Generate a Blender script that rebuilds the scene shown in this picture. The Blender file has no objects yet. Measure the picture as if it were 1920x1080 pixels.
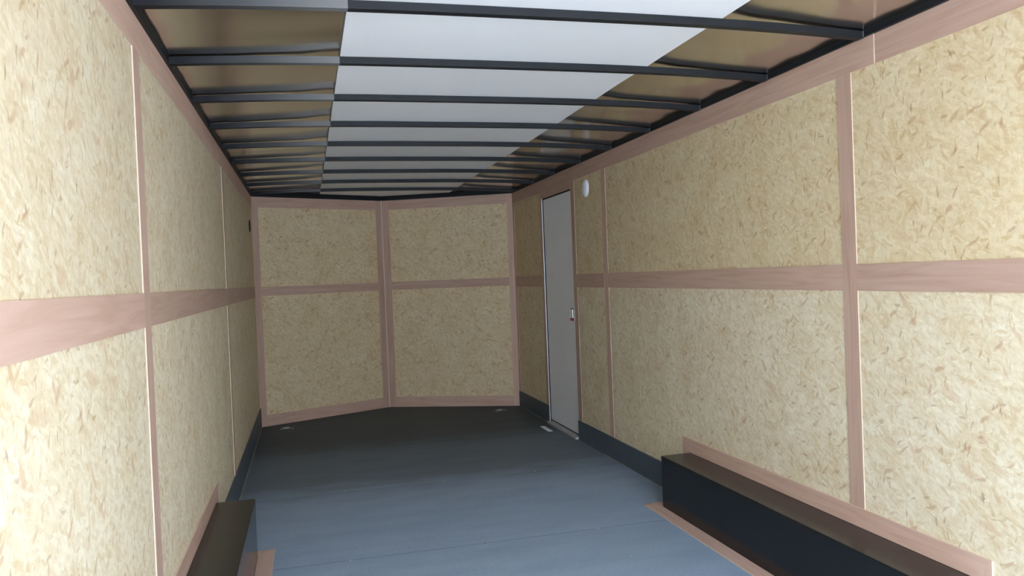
import bpy, bmesh, math, random
from mathutils import Vector, Matrix
random.seed(7)
S = bpy.context.scene
COL = S.collection

# ------------------------------------------------------------------ camera
FPX = 1466.48
yaw, pitch, roll = .2563, .0158, -.0399
cy, sy, cp, sp = math.cos(yaw), math.sin(yaw), math.cos(pitch), math.sin(pitch)
fw = Vector((sy*cp, cy*cp, -sp)); rt = Vector((cy, -sy, 0)); up = rt.cross(fw)
r2 = math.cos(roll)*rt + math.sin(roll)*up
u2 = -math.sin(roll)*rt + math.cos(roll)*up
cam_data = bpy.data.cameras.new('camera')
cam = bpy.data.objects.new('camera', cam_data); COL.objects.link(cam)
cam_data.sensor_width = 36; cam_data.lens = 36*FPX/1920; cam_data.clip_start = .02
m = Matrix((r2, u2, -fw)).transposed().to_4x4(); m.translation = Vector((.4598, 0, 1.2922))
cam.matrix_world = m
S.camera = cam

# ------------------------------------------------------------------ daylight and exposure
S.view_settings.view_transform = 'Standard'; S.view_settings.look = 'None'
S.view_settings.gamma = 1; S.view_settings.use_curve_mapping = False
S.view_settings.exposure = 3.65
w = bpy.data.worlds.new('overcast_sky'); S.world = w; w.use_nodes = True
nt = w.node_tree; nt.nodes.clear()
tc = nt.nodes.new('ShaderNodeTexCoord'); sx = nt.nodes.new('ShaderNodeSeparateXYZ')
rp = nt.nodes.new('ShaderNodeValToRGB'); bg = nt.nodes.new('ShaderNodeBackground'); wo = nt.nodes.new('ShaderNodeOutputWorld')
nt.links.new(tc.outputs['Generated'], sx.inputs[0]); nt.links.new(sx.outputs[2], rp.inputs[0])
rp.color_ramp.elements[0].position = 0; rp.color_ramp.elements[0].color = (.16, .18, .21, 1)
rp.color_ramp.elements[1].position = .55; rp.color_ramp.elements[1].color = (.51, .63, .86, 1)
nt.links.new(rp.outputs[0], bg.inputs[0]); bg.inputs[1].default_value = 2.6; nt.links.new(bg.outputs[0], wo.inputs[0])
Y0 = -.80                                    # the open rear doorway
W, H, YF, V = 2.46, 2.1046, 7.4788, .5741    # inner width, wall height, front corner, nose depth
pd = bpy.data.lights.new('doorway_daylight', 'AREA'); pd.shape = 'RECTANGLE'; pd.size = W; pd.size_y = H
pd.cycles.is_portal = True
po = bpy.data.objects.new('doorway_daylight', pd); COL.objects.link(po)
sd_ = bpy.data.lights.new('sun', 'SUN'); sd_.energy = 2.4; sd_.angle = math.radians(12); sd_.color = (1, .97, .93)
so = bpy.data.objects.new('sun', sd_); COL.objects.link(so)
so.rotation_euler = Vector((.75, .45, 1)).to_track_quat('Z', 'Y').to_euler()
po.location = (W/2, Y0-.02, H/2); po.rotation_euler = (math.radians(90), 0, 0)

# ------------------------------------------------------------------ materials
class NT:
    def __init__(s, name):
        s.m = bpy.data.materials.new(name); s.m.use_nodes = True; s.t = s.m.node_tree
        s.b = s.t.nodes['Principled BSDF']
    def n(s, kind, **kw):
        o = s.t.nodes.new('ShaderNode'+kind)
        for k, v in kw.items(): setattr(o, k, v)
        return o
    def l(s, a, b): s.t.links.new(a, b)
    def math(s, op, a, b=None, clamp=False):
        o = s.n('Math', operation=op, use_clamp=clamp)
        for i, x in enumerate((a, b)):
            if x is None: continue
            if hasattr(x, 'links'): s.l(x, o.inputs[i])
            else: o.inputs[i].default_value = x
        return o.outputs[0]
    def mix(s, f, a, b, bt='MIX'):
        o = s.n('Mix', data_type='RGBA', blend_type=bt)
        for i, x in ((0, f), (6, a), (7, b)):
            if hasattr(x, 'links'): s.l(x, o.inputs[i])
            elif i == 0: o.inputs[0].default_value = x
            else: o.inputs[i].default_value = (*x, 1)
        return o.outputs[2]
    def ramp(s, v, stops):
        o = s.n('ValToRGB'); s.l(v, o.inputs[0]); e = o.color_ramp.elements
        while len(e) < len(stops): e.new(.5)
        for k, (p, c) in enumerate(stops):
            e[k].position = p; e[k].color = (*c, 1) if len(c) == 3 else c
        return o.outputs[0]
    def mapped(s, vec, rot, scale, loc=(0, 0, 0)):
        a = s.n('Mapping'); a.inputs['Rotation'].default_value = rot; a.inputs['Location'].default_value = loc
        s.l(vec, a.inputs[0])
        b = s.n('Mapping'); b.inputs['Scale'].default_value = scale; s.l(a.outputs[0], b.inputs[0])
        return b.outputs[0]

def plain(name, col, rough=.6, metal=0, spec=.5, var=.06, vs=18, coat=0):
    k = NT(name); k.b.inputs['Roughness'].default_value = rough; k.b.inputs['Metallic'].default_value = metal
    k.b.inputs['Specular IOR Level'].default_value = spec; k.b.inputs['Coat Weight'].default_value = coat
    t = k.n('TexCoord'); no = k.n('TexNoise'); no.inputs['Scale'].default_value = vs; no.inputs['Detail'].default_value = 4
    k.l(t.outputs['Object'], no.inputs['Vector'])
    c = k.ramp(no.outputs[0], [(.3, tuple(x*(1-var) for x in col)), (.7, tuple(min(1, x*(1+var)) for x in col))])
    k.l(c, k.b.inputs['Base Color'])
    return k.m

def osb(name, tint=(1, 1, 1)):
    """strand board: overlapping long pale chips laid every way, with a few darker ones; works in the panel's own x-z plane"""
    k = NT(name); t = k.n('TexCoord'); oi = k.n('ObjectInfo')
    off = k.n('VectorMath', operation='ADD'); sc = k.n('VectorMath', operation='SCALE')
    cb = k.n('CombineXYZ'); k.l(oi.outputs['Random'], cb.inputs[0]); k.l(oi.outputs['Random'], cb.inputs[2])
    k.l(cb.outputs[0], sc.inputs[0]); sc.inputs['Scale'].default_value = 37
    k.l(t.outputs['Object'], off.inputs[0]); k.l(sc.outputs[0], off.inputs[1])
    # flatten away thickness
    fl = k.n('VectorMath', operation='MULTIPLY'); k.l(off.outputs[0], fl.inputs[0]); fl.inputs[1].default_value = (1, 0, 1)
    wn = k.n('TexNoise'); wn.inputs['Scale'].default_value = 14; wn.inputs['Detail'].default_value = 3; k.l(fl.outputs[0], wn.inputs['Vector'])
    ws = k.n('VectorMath', operation='SUBTRACT'); k.l(wn.outputs['Color'], ws.inputs[0]); ws.inputs[1].default_value = (.5, .5, .5)
    wc = k.n('VectorMath', operation='SCALE'); k.l(ws.outputs[0], wc.inputs[0]); wc.inputs['Scale'].default_value = .045
    wa = k.n('VectorMath', operation='ADD'); k.l(fl.outputs[0], wa.inputs[0]); k.l(wc.outputs[0], wa.inputs[1])
    P = wa.outputs[0]
    col = None
    pal = [(0, (.69, .55, .33)), (.25, (.76, .635, .425)), (.5, (.81, .705, .50)), (.75, (.84, .765, .57)), (1, (.77, .64, .41))]
    for i, a in enumerate((12, 58, 101, 149)):
        vo = k.n('TexVoronoi'); vo.inputs['Scale'].default_value = 1; vo.inputs['Randomness'].default_value = 1
        k.l(k.mapped(P, (0, math.radians(a), 0), (15+3*i, 1, 78+8*i), (i*3.1, 0, i*1.7)), vo.inputs['Vector'])
        s3 = k.n('SeparateColor'); k.l(vo.outputs['Color'], s3.inputs[0])
        c = k.ramp(s3.outputs[0], pal)
        if col is None: col = c
        else: col = k.mix(k.math('MULTIPLY', k.math('GREATER_THAN', s3.outputs[1], .52), .75), col, c)
    # darker resin-brown chips
    for i, (a, th, sx_, sz_, cc, fac) in enumerate(((35, .95, 16, 60, (.50, .28, .14), .55), (120, .94, 13, 46, (.60, .38, .21), .5),
                                     (75, .965, 22, 85, (.42, .23, .11), .5), (165, .93, 9, 26, (.66, .46, .28), .5), (95, .975, 26, 110, (.28, .17, .09), .5),
                                     (10, .97, 30, 90, (.36, .20, .10), .45))):
        vo = k.n('TexVoronoi'); vo.inputs['Scale'].default_value = 1
        k.l(k.mapped(P, (0, math.radians(a), 0), (sx_, 1, sz_), (i*5.3+2, 0, i*2.7+9)), vo.inputs['Vector'])
        s3 = k.n('SeparateColor'); k.l(vo.outputs['Color'], s3.inputs[0])
        msk = k.math('GREATER_THAN', s3.outputs[0], th)
        edge = k.n('MapRange'); edge.inputs[1].default_value = .55; edge.inputs[2].default_value = .25; k.l(vo.outputs['Distance'], edge.inputs[0])
        f = k.math('MULTIPLY', k.math('MULTIPLY', msk, edge.outputs[0]), fac)
        col = k.mix(f, col, cc)
    # broad cloudiness, and fine grain
    nb = k.n('TexNoise'); nb.inputs['Scale'].default_value = 5; nb.inputs['Detail'].default_value = 6; k.l(fl.outputs[0], nb.inputs['Vector'])
    col = k.mix(.55, col, k.ramp(nb.outputs[0], [(.32, (.87, .80, .70)), (.6, (1, 1, 1))]), 'MULTIPLY')
    nm = k.n('TexNoise'); nm.inputs['Scale'].default_value = 1; nm.inputs['Detail'].default_value = 6; nm.inputs['Roughness'].default_value = .65
    k.l(k.mapped(fl.outputs[0], (0, math.radians(70), 0), (55, 1, 24)), nm.inputs['Vector'])
    col = k.mix(.6, col, k.ramp(nm.outputs[0], [(.3, (.80, .72, .62)), (.5, (.95, .93, .90)), (.7, (1.04, 1.03, 1.02))]), 'MULTIPLY')
    nf = k.n('TexNoise'); nf.inputs['Scale'].default_value = 70; nf.inputs['Detail'].default_value = 5; k.l(fl.outputs[0], nf.inputs['Vector'])
    col = k.mix(.7, col, k.ramp(nf.outputs[0], [(.3, (.90, .88, .84)), (.7, (1.0, 1.0, 1.0))]), 'MULTIPLY')
    col = k.mix(1.0, col, tint, 'MULTIPLY')
    k.l(col, k.b.inputs['Base Color']); k.b.inputs['Roughness'].default_value = .62
    bp = k.n('Bump'); bp.inputs['Strength'].default_value = .25; bp.inputs['Distance'].default_value = .002
    k.l(nf.outputs[0], bp.inputs['Height']); k.l(bp.outputs[0], k.b.inputs['Normal'])
    return k.m

def luan(name, horizontal):
    """pinkish luan plywood with soft grain along the strip, each piece a little different"""
    k = NT(name); t = k.n('TexCoord'); oi = k.n('ObjectInfo')
    sc = k.n('VectorMath', operation='SCALE'); cb = k.n('CombineXYZ')
    for i in (0, 1, 2): k.l(oi.outputs['Random'], cb.inputs[i])
    k.l(cb.outputs[0], sc.inputs[0]); sc.inputs['Scale'].default_value = 23
    ad = k.n('VectorMath', operation='ADD'); k.l(t.outputs['Object'], ad.inputs[0]); k.l(sc.outputs[0], ad.inputs[1])
    s = (2.2, 30, 30) if horizontal else (30, 30, 2.2)
    no = k.n('TexNoise'); no.inputs['Scale'].default_value = 1; no.inputs['Detail'].default_value = 5; no.inputs['Distortion'].default_value = 1.2
    k.l(k.mapped(ad.outputs[0], (0, 0, 0), s), no.inputs['Vector'])
    c = k.ramp(no.outputs[0], [(.25, (.475, .295, .205)), (.5, (.545, .355, .258)), (.75, (.595, .40, .30))])
    hv = k.n('HueSaturation'); k.l(c, hv.inputs['Color'])
    k.l(k.math('ADD', k.math('MULTIPLY', oi.outputs['Random'], .22), .87), hv.inputs['Value'])
    k.l(hv.outputs[0], k.b.inputs['Base Color']); k.b.inputs['Roughness'].default_value = .55
    return k.m

def floor_mat():
    k = NT('coated_plywood_floor'); t = k.n('TexCoord'); P = t.outputs['Object']
    sp_ = k.n('SeparateXYZ'); k.l(P, sp_.inputs[0])
    y = sp_.outputs[1]
    q = k.math('DIVIDE', k.math('SUBTRACT', y, 1.27-1.215), 1.215)
    fr = k.math('FRACT', q); idx = k.math('FLOOR', q)
    seam = k.math('LESS_THAN', k.math('ABSOLUTE', k.math('SUBTRACT', fr, .5)), .4975)
    wn = k.n('TexWhiteNoise', noise_dimensions='1D'); k.l(idx, wn.inputs['W'])
    n1 = k.n('TexNoise'); n1.inputs['Scale'].default_value = 1; n1.inputs['Detail'].default_value = 6
    k.l(k.mapped(P, (0, 0, 0), (2.2, 6, 1)), n1.inputs['Vector'])
    n2 = k.n('TexNoise'); n2.inputs['Scale'].default_value = 60; n2.inputs['Detail'].default_value = 5; k.l(P, n2.inputs['Vector'])
    base = k.ramp(n1.outputs[0], [(.3, (.265, .335, .41)), (.7, (.315, .39, .47))])
    base = k.mix(.35, base, k.ramp(n2.outputs[0], [(.3, (.7, .7, .7)), (.7, (1, 1, 1))]), 'MULTIPLY')
    base = k.mix(k.math('MULTIPLY', wn.outputs[0], .18), base, (.14, .17, .19))
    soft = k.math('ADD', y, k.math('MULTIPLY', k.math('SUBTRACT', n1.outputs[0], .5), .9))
    for yy, cc in ((4.95, (.55, .52, .48)), (6.15, (.62, .60, .56))):    # sheets step darker towards the nose, with soft edges
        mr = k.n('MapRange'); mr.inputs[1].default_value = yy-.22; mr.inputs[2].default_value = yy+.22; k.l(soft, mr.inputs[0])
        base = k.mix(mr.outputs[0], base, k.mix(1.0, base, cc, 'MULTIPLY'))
    base = k.mix(k.math('MULTIPLY', k.math('SUBTRACT', 1, seam), .5), base, (.03, .035, .04))
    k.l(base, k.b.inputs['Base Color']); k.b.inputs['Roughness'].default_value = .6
    k.b.inputs['Specular IOR Level'].default_value = .1
    bp = k.n('Bump'); bp.inputs['Strength'].default_value = .15; bp.inputs['Distance'].default_value = .001
    k.l(n2.outputs[0], bp.inputs['Height']); k.l(bp.outputs[0], k.b.inputs['Normal'])
    return k.m

M_OSB = osb('strand_board')
M_OSB_G = osb('greyer_strand_board', (.91, .90, .89))
M_OSB_Y = osb('yellow_strand_board', (.93, .885, .79))
M_LH, M_LV = luan('luan_strip_horizontal', True), luan('luan_strip_vertical', False)
M_PALE = plain('pale_ply_edge', (.62, .47, .34), .7)
M_FLOOR = floor_mat()
M_KICK = plain('dark_floor_board_kick', (.078, .098, .115), .5, spec=.3)
M_BOX = plain('glossy_black_coated_metal', (.009, .009, .009), .17, spec=.32, var=.2)
M_BLACK = plain('satin_black_steel', (.010, .011, .012), .5, spec=.25, var=.15)
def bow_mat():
    k = NT('bow_end_grey'); t = k.n('TexCoord'); sp_ = k.n('SeparateXYZ'); k.l(t.outputs['Object'], sp_.inputs[0])
    c = k.ramp(k.math('DIVIDE', sp_.outputs[0], .62), [(.12, (.010, .010, .011)), (.5, (.050, .050, .049)), (1, (.150, .146, .138))])  # near black at the wall, lightening to grey at the white sheet
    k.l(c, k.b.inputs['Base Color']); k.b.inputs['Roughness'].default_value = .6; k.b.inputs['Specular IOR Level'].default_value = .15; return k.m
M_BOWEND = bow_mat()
M_WHITE = plain('white_liner_sheet', (.90, .88, .84), .45, var=.015, vs=2)
M_ALU = plain('mill_finish_aluminium', (.66, .62, .56), .17, metal=1, var=.04, vs=3)
M_SKIN = plain('trailer_outer_skin', (.5, .5, .5), .5)
M_DOOR = plain('white_door_skin', (.82, .82, .82), .42, var=.015, vs=3)
M_CHROME = plain('bright_aluminium', (.85, .84, .80), .4, metal=.7, var=.03)
M_GASKET = plain('black_rubber', (.01, .01, .012), .7)
M_PLAST = plain('white_plastic', (.82, .82, .82), .35, var=.02)
M_RED = plain('red_plastic', (.45, .02, .02), .4)
M_STEEL = plain('zinc_plated_steel', (.55, .55, .55), .35, metal=1)
M_DULL = plain('weathered_steel', (.16, .16, .155), .6, metal=.4)
M_SILL = plain('beige_door_sill', (.42, .40, .37), .55)
M_GROUND = plain('concrete_yard', (.42, .43, .44), .9, var=.12, vs=3)
M_CAULK = plain('pale_caulk', (.42, .38, .24), .6)

# ------------------------------------------------------------------ builders
def bx(bm, a, b, mi=0, side=None, front=None):
    """box from corner a to corner b; material index mi, or `side` on faces not facing axis `front` """
    vs = [bm.verts.new((x, y, z)) for x in (a[0], b[0]) for y in (a[1], b[1]) for z in (a[2], b[2])]
    for q, ax in (((0, 1, 3, 2), 0), ((4, 6, 7, 5), 0), ((0, 4, 5, 1), 1), ((2, 3, 7, 6), 1), ((0, 2, 6, 4), 2), ((1, 5, 7, 3), 2)):
        f = bm.faces.new([vs[i] for i in q]); f.material_index = mi if side is None or ax == front else side
def prism(bm, poly, ax, lo, hi, side=0):
    """extrude a 2-D polygon along axis ax"""
    def p3(p, d):
        return (d, p[0], p[1]) if ax == 0 else ((p[0], d, p[1]) if ax == 1 else (p[0], p[1], d))
    A = [bm.verts.new(p3(p, lo)) for p in poly]; B = [bm.verts.new(p3(p, hi)) for p in poly]
    bm.faces.new(A); bm.faces.new(B[::-1]); n = len(poly)
    for i in range(n):
        f = bm.faces.new((A[i], B[i], B[(i+1) % n], A[(i+1) % n])); f.material_index = side
def lathe(bm, prof, ax=1, n=40, c=(0, 0, 0)):
    rings = []
    for r, h in prof:
        ring = []
        for i in range(n):
            a = 2*math.pi*i/n; p = [0, 0, 0]; o = [k for k in (0, 1, 2) if k != ax]
            p[o[0]] = r*math.cos(a)+c[o[0]]; p[o[1]] = r*math.sin(a)+c[o[1]]; p[ax] = h+c[ax]
            ring.append(bm.verts.new(p))
        rings.append(ring)
    for a, b in zip(rings, rings[1:]):
        for i in range(n): bm.faces.new((a[i], a[(i+1) % n], b[(i+1) % n], b[i]))
    bm.faces.new(rings[0]); bm.faces.new(rings[-1][::-1])
def torus(bm, R, r, arc=(0, 360), n=28, k=10, flat='z', c=(0, 0, 0)):
    rings = []; full = abs(arc[1]-arc[0]) >= 360
    cnt = n if full else n+1
    for i in range(cnt):
        a = math.radians(arc[0]+(arc[1]-arc[0])*i/n)
        ring = []
        for j in range(k):
            b = 2*math.pi*j/k; q = (R+r*math.cos(b)); p = (q*math.cos(a), q*math.sin(a), r*math.sin(b))
            ring.append(bm.verts.new((p[0]+c[0], p[1]+c[1], p[2]+c[2])))
        rings.append(ring)
    for i in range(len(rings) if full else len(rings)-1):
        a, b = rings[i], rings[(i+1) % len(rings)]
        for j in range(k): bm.faces.new((a[j], b[j], b[(j+1) % k], a[(j+1) % k]))
    if not full: bm.faces.new(rings[0]); bm.faces.new(rings[-1])

def obj(name, bm, mats, parent=None, mat=None, bevel=0, smooth=False, keep=False):
    if not keep: bmesh.ops.recalc_face_normals(bm, faces=bm.faces[:])
    me = bpy.data.meshes.new(name); bm.to_mesh(me); bm.free()
    for x in (mats if isinstance(mats, (list, tuple)) else [mats]): me.materials.append(x)
    if smooth:
        for p in me.polygons: p.use_smooth = True
    o = bpy.data.objects.new(name, me); COL.objects.link(o)
    if parent: o.parent = parent
    if mat is not None: o.matrix_world = mat if parent is None else o.matrix_world
    if bevel:
        bv = o.modifiers.new('bevel', 'BEVEL'); bv.width = bevel; bv.segments = 2; bv.limit_method = 'ANGLE'
    return o
def empty(name, mat=None, loc=None):
    o = bpy.data.objects.new(name, None); COL.objects.link(o); o.empty_display_size = .05
    if mat is not None: o.matrix_world = mat
    if loc is not None: o.location = loc
    return o
def tag(o, label, cat, group=None):
    o['label'] = label; o['category'] = cat
    if group: o['group'] = group
    return o
def struct(o, label=None, cat=None):
    o['kind'] = 'structure'
    if label: o['label'] = label
    if cat: o['category'] = cat
    return o
def new(): return bmesh.new()

# wall frames: local x runs along the wall, z up, the room lies on local -y
def frame(x, y, ang):
    mm = Matrix.Rotation(ang, 4, 'Z'); mm.translation = Vector((x, y, 0)); return mm
TH = math.atan2(V, W/2); LV = math.hypot(V, W/2)
F_L = frame(0, 0, math.radians(90)); F_R = frame(W, 0, math.radians(-90))
F_FL = frame(0, YF, TH); F_FR = frame(W/2, YF+V, -TH)

# ------------------------------------------------------------------ room shell
# floor: follows the nose; its screws are sub-pieces
bm = new(); prism(bm, [(0, Y0), (W, Y0), (W, YF), (W/2, YF+V), (0, YF)], 2, -.03, 0)
floor = struct(obj('floor', bm, M_FLOOR), 'slate grey coated plywood floor running to the pointed nose', 'floor')
def on_floor(u, v):
    d = fw + (u-960)/FPX*r2 - (v-540)/FPX*u2
    c = Vector((.4598, 0, 1.2922)); return c + d*(-c.z/d.z)
for (u, v) in ((1117, 992), (1123, 992), (906, 1020), (912, 1020), (831, 902), (849, 936), (646, 922), (1003, 884), (1035, 915), (1184, 1044), (657, 1052), (946, 1078)):
    p = on_floor(u, v); bm = new(); lathe(bm, [(.0055, 0), (.0055, .0016), (.004, .0028)], 2, 14, (p.x, p.y, 0))
    obj('screw', bm, M_STEEL, floor, smooth=False)

SEAM_L, SEAM_R = (2.46, 2.55, 4.885, 4.955), (2.51, 2.59, 5.012, 5.085)
ZM1, ZM2, ZT, ZB = 1.184, 1.284, 1.999, .104
def wall(name, F, holes, spans, label):
    """an outer skin with the OSB sheets as parts; spans are local x ranges, every span has an upper and a lower sheet"""
    bm = new()
    for a, b, z0, z1 in holes: bx(bm, (a, .012, z0), (b, .03, z1))
    w_ = struct(obj(name, bm, M_SKIN, None, F), label, 'wall')
    for a, b, z0, z1 in spans:
        bm = new(); bx(bm, (a, 0, z0), (b, .0119, z1)); obj('strand_board_sheet', bm, M_OSB_G if (z0 > 1 and 'left' in name and 'front' not in name) else M_OSB_Y if z0 > 1 or 'front' in name else M_OSB, w_)
    return w_
zs = (ZM1+ZM2)/2; TOPZ = H+.034
DY0, DY1, DZ = 5.735, 6.49, 1.945            # doorway in the right wall
lm = (SEAM_L[0]+SEAM_L[1])/2; ln = (SEAM_L[2]+SEAM_L[3])/2
wall('wall_left', F_L, [(Y0, YF, 0, TOPZ)], [(a, b, z0, z1) for a, b in ((Y0, lm), (lm, ln), (ln, YF)) for z0, z1 in ((0, zs), (zs, H))],
     'long left wall of pale strand board sheets')
rm = (SEAM_R[0]+SEAM_R[1])/2; rn = (SEAM_R[2]+SEAM_R[3])/2
wall('wall_right', F_R, [(-DY0, -Y0, 0, TOPZ), (-YF, -DY1, 0, TOPZ), (-DY1, -DY0, DZ, TOPZ)],
     [(-b, -a, z0, z1) for a, b in ((Y0, rm), (rm, rn), (rn, DY0), (DY1, YF)) for z0, z1 in ((0, zs), (zs, H))] + [(-DY1, -DY0, DZ, H)],
     'long right wall of pale strand board sheets with a side door')
wall('wall_front_left', F_FL, [(0, LV, 0, 2.19)], [(0, LV, 0, zs), (0, LV, zs, H)], 'left half of the angled strand board front wall')
wall('wall_front_right', F_FR, [(0, LV, 0, 2.19)], [(0, LV, 0, zs), (0, LV, zs, H)], 'right half of the angled strand board front wall')

# luan strips
NTR = [0]
def strip(F, a, b, z0, z1, label=None, t=.0035, horizontal=None):
    NTR[0] += 1
    hz = (b-a) > (z1-z0) if horizontal is None else horizontal
    bm = new(); bx(bm, (a, -t, z0), (b, -.0001, z1), 0, 1, 1)
    o = obj('trim_%d' % NTR[0], bm, [M_LH if hz else M_LV, M_PALE], None, F)
    return struct(o, label, 'trim')
KL, KR = .172, .150                           # kick board heights
WB_T, WB_D, WB_Y0, WB_Y1, SW = .2825, .18, 2.017, 3.90, .0756   # wheel boxes: height, depth, ends, strip width
# left wall
strip(F_L, Y0, YF-.002, ZT, H, 'pink luan strip along the top of the left wall')
strip(F_L, SEAM_L[0], SEAM_L[1], WB_T+SW, ZT, 'upright luan strip on the left wall nearest the viewer')
strip(F_L, SEAM_L[2], SEAM_L[3], KL, ZT, 'upright luan strip on the left wall towards the front')
strip(F_L, Y0, SEAM_L[0], ZM1, ZM2, 'horizontal luan strip on the left wall nearest the viewer')
strip(F_L, SEAM_L[1], SEAM_L[2], ZM1, ZM2, 'horizontal luan strip on the left wall between the two uprights')
strip(F_L, SEAM_L[3], YF-.002, ZM1, ZM2, 'horizontal luan strip at the far end of the left wall')
# right wall (local x = -y)
strip(F_R, -2.378, -Y0, ZT, H, 'luan strip along the top of the right wall, near piece')
strip(F_R, -YF+.002, -2.38, ZT, H, 'luan strip along the top of the right wall, long far piece', t=.006)
strip(F_R, -SEAM_R[1], -SEAM_R[0], WB_T+SW, ZT, 'wide upright luan strip on the right wall above the wheel box')
strip(F_R, -SEAM_R[3], -SEAM_R[2], KR, ZT, 'upright luan strip on the right wall beside the round vent', t=.0022)
strip(F_R, -SEAM_R[0], -Y0, ZM1, ZM2, 'horizontal luan strip at the near end of the right wall')
strip(F_R, -SEAM_R[2], -SEAM_R[1], ZM1, ZM2, 'long horizontal luan strip on the right wall above the wheel box')
strip(F_R, -5.655, -SEAM_R[3], ZM1, ZM2, 'short horizontal luan strip between side door and upright')
strip(F_R, -(YF-.05), -6.565, ZM1, ZM2, 'short horizontal luan strip between side door and front corner')
strip(F_R, -YF+.002, -(YF-.05), KR, ZT, 'narrow upright luan strip in the right front corner')
strip(F_R, -6.565, -DY1, KR, ZT, 'upright luan strip on the far side of the side door')
strip(F_R, -DY0, -5.655, KR, ZT, 'upright luan strip on the near side of the side door', t=.0022)
strip(F_R, -DY1, -DY0, DZ, ZT, 'short luan strip over the side door')
# front walls
for F, nm, flip in ((F_FL, 'left', 0), (F_FR, 'right', 1)):
    A = lambda a, b: (a, b) if not flip else (LV-b, LV-a)
    strip(F, *A(.002, .062), 0, H, 'outer upright luan strip of the %s front panel' % nm)
    strip(F, *A(1.282, LV-.002), 0, H, 'upright luan strip beside the nose seam on the %s front panel' % nm)
    strip(F, *A(.062, 1.282), 2.008, H, 'top luan strip of the %s front panel' % nm)
    strip(F, *A(.062, 1.282), 1.196, 1.277, 'middle luan strip of the %s front panel' % nm)
    strip(F, *A(.062, 1.282), 0, .104, 'bottom luan strip of the %s front panel' % nm)
# pale gap moulding in the nose seam
bm = new(); bx(bm, (W/2-.005, YF+V-.013, 0), (W/2+.001, YF+V-.007, H))
NTR[0] += 1; struct(obj('trim_%d' % NTR[0], bm, plain('pale_seam_bead', (.72, .66, .52), .5)), 'thin pale bead down the seam of the nose', 'trim')

# kick boards
def kick(name, F, spans, h, label):
    bm = new()
    for a, b in spans: bx(bm, (a, -.010, 0), (b, 0, h))
    o = struct(obj(name, bm, M_KICK, None, F), label, 'kick board'); return o
kl = kick('baseboard_left', F_L, [(WB_Y1+SW, YF-.004)], KL, 'dark kick board along the left wall')
bm = new(); bx(bm, (WB_Y1+.1, -.0135, 0), (YF-.03, -.0101, .003)); obj('caulk_bead', bm, M_CAULK, kl)
kr = kick('baseboard_right', F_R, [(-5.735, -WB_Y1-SW), (-YF+.004, -DY1)], KR, 'dark kick board along the right wall either side of the door')
bm = new(); bx(bm, (-5.2, -.0128, 0), (-4.0, -.0101, .0018)); bx(bm, (-7.4, -.0128, 0), (-6.5, -.0101, .002)); obj('caulk_bead', bm, M_CAULK, kr)

# ------------------------------------------------------------------ roof
BOWS = [1.81, 2.42, 3.03, 3.635, 4.24, 4.845, 5.45, 6.06, 6.67, 7.27]
BH, BT = .026, .030
def zb(x): return 2.098 + .024*(1-abs((x-W/2)/(W/2))**3.2)      # underside of a bow
WX0, WX1 = .618, 1.878                                       # white sheet edges
def smooth(a, b, x):
    t = max(0, min(1, (x-a)/(b-a))); return t*t*(3-2*t)
def zroof(x, y):
    lift = .008*smooth(.12, WX0, x)*(1 if x < WX0 else 1)*smooth(W-.1, WX1, x)
    nx = (y-BOWS[0])/.607; ph = nx-math.floor(nx)
    belly = math.sin(math.pi*ph)
    wob = .0012*math.sin(9*x+3*y)+.0008*math.sin(23*y+2*x)+.0010*math.sin(5.1*y+1)
    return zb(x)+BH+.0045+.006*smooth(.45,WX0,x)*smooth(W-.43,WX1,x)+lift*(.75+.35*math.sin(y*3.3))+wob*(.3+belly)
bm = new(); nx_, ny_ = 60, 330; g = {}
for j in range(ny_+1):
    for i in range(nx_+1):
        x = -.025+(W+.05)*i/nx_; yend = YF+.04+V*(1-abs(x-W/2)/(W/2)); y = Y0+(yend-Y0)*j/ny_
        g[i, j] = bm.verts.new((x, y, zroof(x, y)))
for j in range(ny_):
    for i in range(nx_): bm.faces.new((g[i, j], g[i+1, j], g[i+1, j+1], g[i, j+1]))
roof = obj('ceiling', bm, M_ALU, smooth=True, keep=True)
sd = roof.modifiers.new('thickness', 'SOLIDIFY'); sd.thickness = .012; sd.offset = 1
struct(roof, 'bare shiny aluminium roof skin above the bows', 'ceiling')
# white liner sheet
bm = new(); g = {}; nx_, ny_ = 24, 260
def zsheet(x, y):
    ph = ((y-BOWS[0])/.607) % 1
    return zb(x)+BH+.0008+.0035*math.sin(math.pi*ph)*(.6+.4*math.sin(y*2.1))
for j in range(ny_+1):
    for i in range(nx_+1):
        x = WX0+(WX1-WX0)*i/nx_; ye = YF+V*(1-abs(x-W/2)/(W/2))-.03; y = Y0+.02+(ye-Y0-.02)*j/ny_
        g[i, j] = bm.verts.new((x, y, zsheet(x, y)))
for j in range(ny_):
    for i in range(nx_): bm.faces.new((g[i, j], g[i+1, j], g[i+1, j+1], g[i, j+1]))
sh = obj('ceiling_liner', bm, M_WHITE, keep=True)
sd = sh.modifiers.new('thickness', 'SOLIDIFY'); sd.thickness = .0012; sd.offset = 1
tag(sh, 'white liner sheet running down the middle of the ceiling above the black bows', 'ceiling panel')

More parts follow.
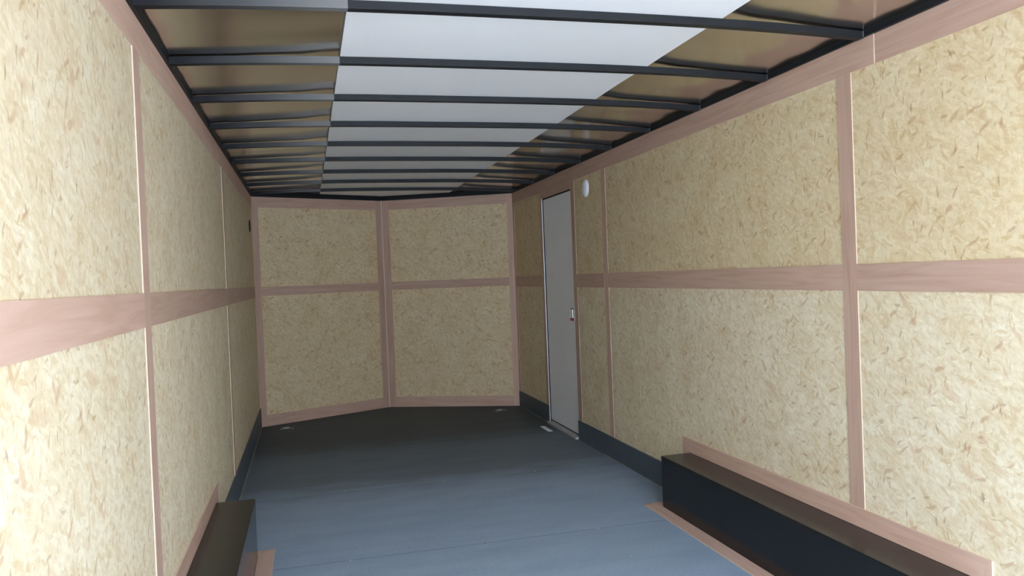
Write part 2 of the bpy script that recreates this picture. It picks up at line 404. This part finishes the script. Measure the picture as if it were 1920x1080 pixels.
# black top rails
def rail(name, F, a, b, label):
    bm = new(); bx(bm, (a, -.016, H+.0004), (b, .012, H+.0285)); NTR[0] += 1
    return struct(obj('trim_%d' % NTR[0], bm, M_BLACK, None, F), label, 'roof rail')
rail('r', F_L, Y0, YF, 'black roof rail along the top of the left wall')
rail('r', F_R, -YF, -Y0, 'black roof rail along the top of the right wall')
for F, nm in ((F_FL, 'left'), (F_FR, 'right')):
    bm = new(); bx(bm, (.014, -.03, H+.0004), (LV-.001, .012, H+.050)); NTR[0] += 1
    struct(obj('trim_%d' % NTR[0], bm, M_BLACK, None, F), 'black roof rail along the top of the %s front panel' % nm, 'roof rail')

# roof bows
def bow_mesh(x0, x1):
    bm = new(); n = 40; prev = None
    for i in range(n+1):
        x = x0+(x1-x0)*i/n; z = zb(x)
        ring = [bm.verts.new(p) for p in ((x, -.002, z), (x, BT, z), (x, BT, z+BH), (x, -.002, z+BH))]
        if prev:
            for k in range(4): bm.faces.new((prev[k], prev[(k+1) % 4], ring[(k+1) % 4], ring[k]))
        else: bm.faces.new(ring)
        prev = ring
    bm.faces.new(prev[::-1]); return bm
def bow_proto():
    r = empty('roof_bow', loc=(0, BOWS[0], 0))
    obj('beam', bow_mesh(WX0-.002, W-.017), M_BLACK, r)
    e = obj('beam_end', bow_mesh(.017, WX0-.0021), M_BOWEND, r); e['label'] = 'lighter grey left end of the bow, darker towards the wall'
    bm = new(); bx(bm, (W-.0185, -.004, 2.103), (W-.0165, -.0022, 2.126)); a = obj('weld_tab', bm, M_DULL, r); a['label'] = 'bright weld tab at the right end'
    return r
ords = ['roof bow just outside the frame above the viewer', 'black roof bow nearest the viewer, at the very top of the picture', 'second black roof bow from the viewer', 'third black roof bow from the viewer',
        'fourth black roof bow from the viewer', 'fifth black roof bow from the viewer', 'fourth black roof bow back from the front wall', 'third black roof bow back from the front wall',
        'second black roof bow back from the front wall', 'black roof bow closest to the front wall']
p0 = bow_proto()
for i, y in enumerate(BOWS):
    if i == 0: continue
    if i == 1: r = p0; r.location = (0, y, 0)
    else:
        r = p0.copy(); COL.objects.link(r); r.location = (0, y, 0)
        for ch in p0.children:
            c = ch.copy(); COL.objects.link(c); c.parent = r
    tag(r, ords[i]+', under white liner', 'roof bow', 'black roof bows')

# ------------------------------------------------------------------ wheel boxes
def wheel_box(right):
    F = F_R if right else F_L
    r = empty('wheel_box', F)
    # local x range
    a, b = ((-WB_Y1, -WB_Y0) if right else (WB_Y0, WB_Y1))
    bm = new(); bx(bm, (a, -WB_D, 0), (b, -.0008, WB_T)); body = obj('box_cover', bm, M_BOX, r, bevel=.004)
    a0, b0 = a-SW, b+SW
    # wall frame: mitred strips
    t = .007
    bm = new(); prism(bm, [(a0, WB_T+SW), (b0, WB_T+SW), (b, WB_T+.001), (a, WB_T+.001)], 1, -t, -.0006, 1)
    obj('wall_strip', bm, [M_LH, M_PALE], r)
    for p, q in ((a0, a), (b0, b)):
        bm = new(); s = -1 if p < q else 1
        prism(bm, [(p, WB_T+SW), (p, .01), (q+s*.0005, .01), (q+s*.0005, WB_T+.001)], 1, -t, -.0006, 1); obj('end_strip', bm, [M_LV, M_PALE], r)
    # floor frame
    yo = -WB_D-SW
    bm = new(); prism(bm, [(a0, yo), (b0, yo), (b, -WB_D-.0005), (a, -WB_D-.0005)], 2, .0005, t, 1); obj('floor_strip', bm, [M_LH, M_PALE], r)
    for p, q in ((a0, a), (b0, b)):
        s = -1 if p < q else 1
        bm = new(); prism(bm, [(p, yo), (p, -t-.004), (q+s*.0005, -t-.004), (q+s*.0005, -WB_D-.0005)], 2, .0005, t, 1); obj('floor_end_strip', bm, [M_LH, M_PALE], r)
    return r
tag(wheel_box(True), 'glossy black wheel box with pink luan edging along the right wall', 'wheel box', 'wheel boxes')
tag(wheel_box(False), 'black wheel box at the foot of the left wall, cut off by the picture edge', 'wheel box', 'wheel boxes')

# ------------------------------------------------------------------ side door (local x = -y, room on -y)
d = struct(empty('door_1', F_R), 'plain pale grey side door in the right wall', 'door')
bm = new(); bx(bm, (-DY1+.012, .006, .035), (-DY0-.004, .03, DZ-.012)); obj('door_panel', bm, M_DOOR, d)
bm = new()
bx(bm, (-DY1+.005, -.001, .02), (-DY1+.0118, .03, DZ)); bx(bm, (-DY0-.004, .001, .02), (-DY0, .03, DZ)); bx(bm, (-DY1, .0, DZ-.012), (-DY0, .03, DZ)); bx(bm, (-DY1+.001, .012, .022), (-DY0-.001, .03, .035))
obj('gasket', bm, M_GASKET, d)
bm = new(); bx(bm, (-DY1+.001, -.007, 0), (-DY1+.0045, .03, DZ)); fr = obj('door_frame', bm, M_CHROME, d); fr['label'] = 'bright metal jamb edge'
bm = new(); bx(bm, (-DY1+.006, -.035, .0005), (-DY0-.002, .03, .02)); obj('door_sill', bm, M_SILL, d, bevel=.002)
# recessed latch
lt = bm = new()
ya, yb, z0, z1 = -5.885, -5.745, .912, 1.03
for q in (((ya, z0), (yb, z0+.012)), ((ya, z1-.012), (yb, z1)), ((ya, z0), (ya+.034, z1)), ((yb-.012, z0), (yb, z1))):
    bx(bm, (q[0][0], -.003, q[0][1]), (q[1][0], .006, q[1][1]))
hd = obj('door_handle', bm, M_PLAST, d, bevel=.002)
bm = new(); bx(bm, (ya+.034, .001, z0+.01), (yb-.01, .0055, z1-.01)); obj('recess', bm, M_GASKET, hd)
bm = new(); bx(bm, (ya+.06, -.008, z0+.03), (yb-.03, .001, z1-.02)); obj('paddle', bm, M_CHROME, hd, bevel=.002)
bm = new(); bx(bm, (ya+.040, -.006, z0+.008), (yb-.012, .001, z0+.026)); obj('lock_tab', bm, M_RED, hd, bevel=.002)

# ------------------------------------------------------------------ small fittings
mm = F_R @ Matrix.Translation((-5.395, 0, 1.909))
r = empty('wall_vent', mm)
bm = new(); lathe(bm, [(.062, 0), (.062, -.006), (.056, -.013), (.040, -.019), (.018, -.022), (.004, -.0225)], 1, 48); obj('cover', bm, M_PLAST, r, smooth=True)
bm = new(); lathe(bm, [(.066, 0), (.066, -.0035), (.0625, -.005)], 1, 48); obj('rim', bm, M_PLAST, r)
tag(r, 'round white domed vent cover high on the right wall beside the door', 'vent')
mm = F_L @ Matrix.Translation((7.13, 0, 1.812))
r = empty('wall_vent', mm)
bm = new(); lathe(bm, [(.05, 0), (.05, -.005), (.045, -.009), (.004, -.010)], 1, 40); obj('cover', bm, M_GASKET, r, smooth=True)
bm = new(); lathe(bm, [(.055, 0), (.055, -.002), (.05, -.003)], 1, 40); obj('rim', bm, M_GASKET, r)
tag(r, 'small round black vent on the left wall close to the front corner', 'vent')

def tie_down(x, y, label):
    r = empty('tie_down_ring', loc=(x, y, 0))
    bm = new(); bx(bm, (-.058, -.045, .0003), (.058, .045, .003)); pl = obj('plate', bm, M_DULL, r, bevel=.001)
    bm = new(); lathe(bm, [(.034, .003), (.034, .0034)], 2, 28); obj('pan', bm, M_GASKET, r)
    bm = new(); torus(bm, .026, .0045, (-150, 150), c=(0, 0, .008)); obj('ring', bm, M_STEEL, r, smooth=True)
    bm = new(); bx(bm, (-.034, -.014, .003), (-.018, .014, .014)); obj('bracket', bm, M_STEEL, r, bevel=.002)
    for sx_ in (-1, 1):
        for sy_ in (-1, 1):
            bm = new(); lathe(bm, [(.005, .003), (.005, .0045), (.003, .0055)], 2, 10, (sx_*.049, sy_*.036, 0)); obj('screw', bm, M_STEEL, pl)
    return tag(r, label, 'tie-down ring', 'floor tie-down rings')
tie_down(.233, 7.29, 'steel tie-down ring on the floor below the left front panel')
tie_down(2.206, 7.29, 'steel tie-down ring on the floor below the right front panel')
bm = new(); bx(bm, (2.325, 6.13, .0003), (2.365, 6.36, .004))
bx(bm, (2.34, 6.15, .004), (2.35, 6.34, .007))
tag(obj('floor_plate', bm, M_PLAST, bevel=.001), 'small pale plate lying on the floor by the far jamb of the side door', 'metal plate')

# ------------------------------------------------------------------ yard outside the rear doorway
bm = new(); bx(bm, (-25, -40, -.62), (28, 22, -.60)); struct(obj('ground', bm, M_GROUND), 'concrete yard outside the trailer', 'ground')
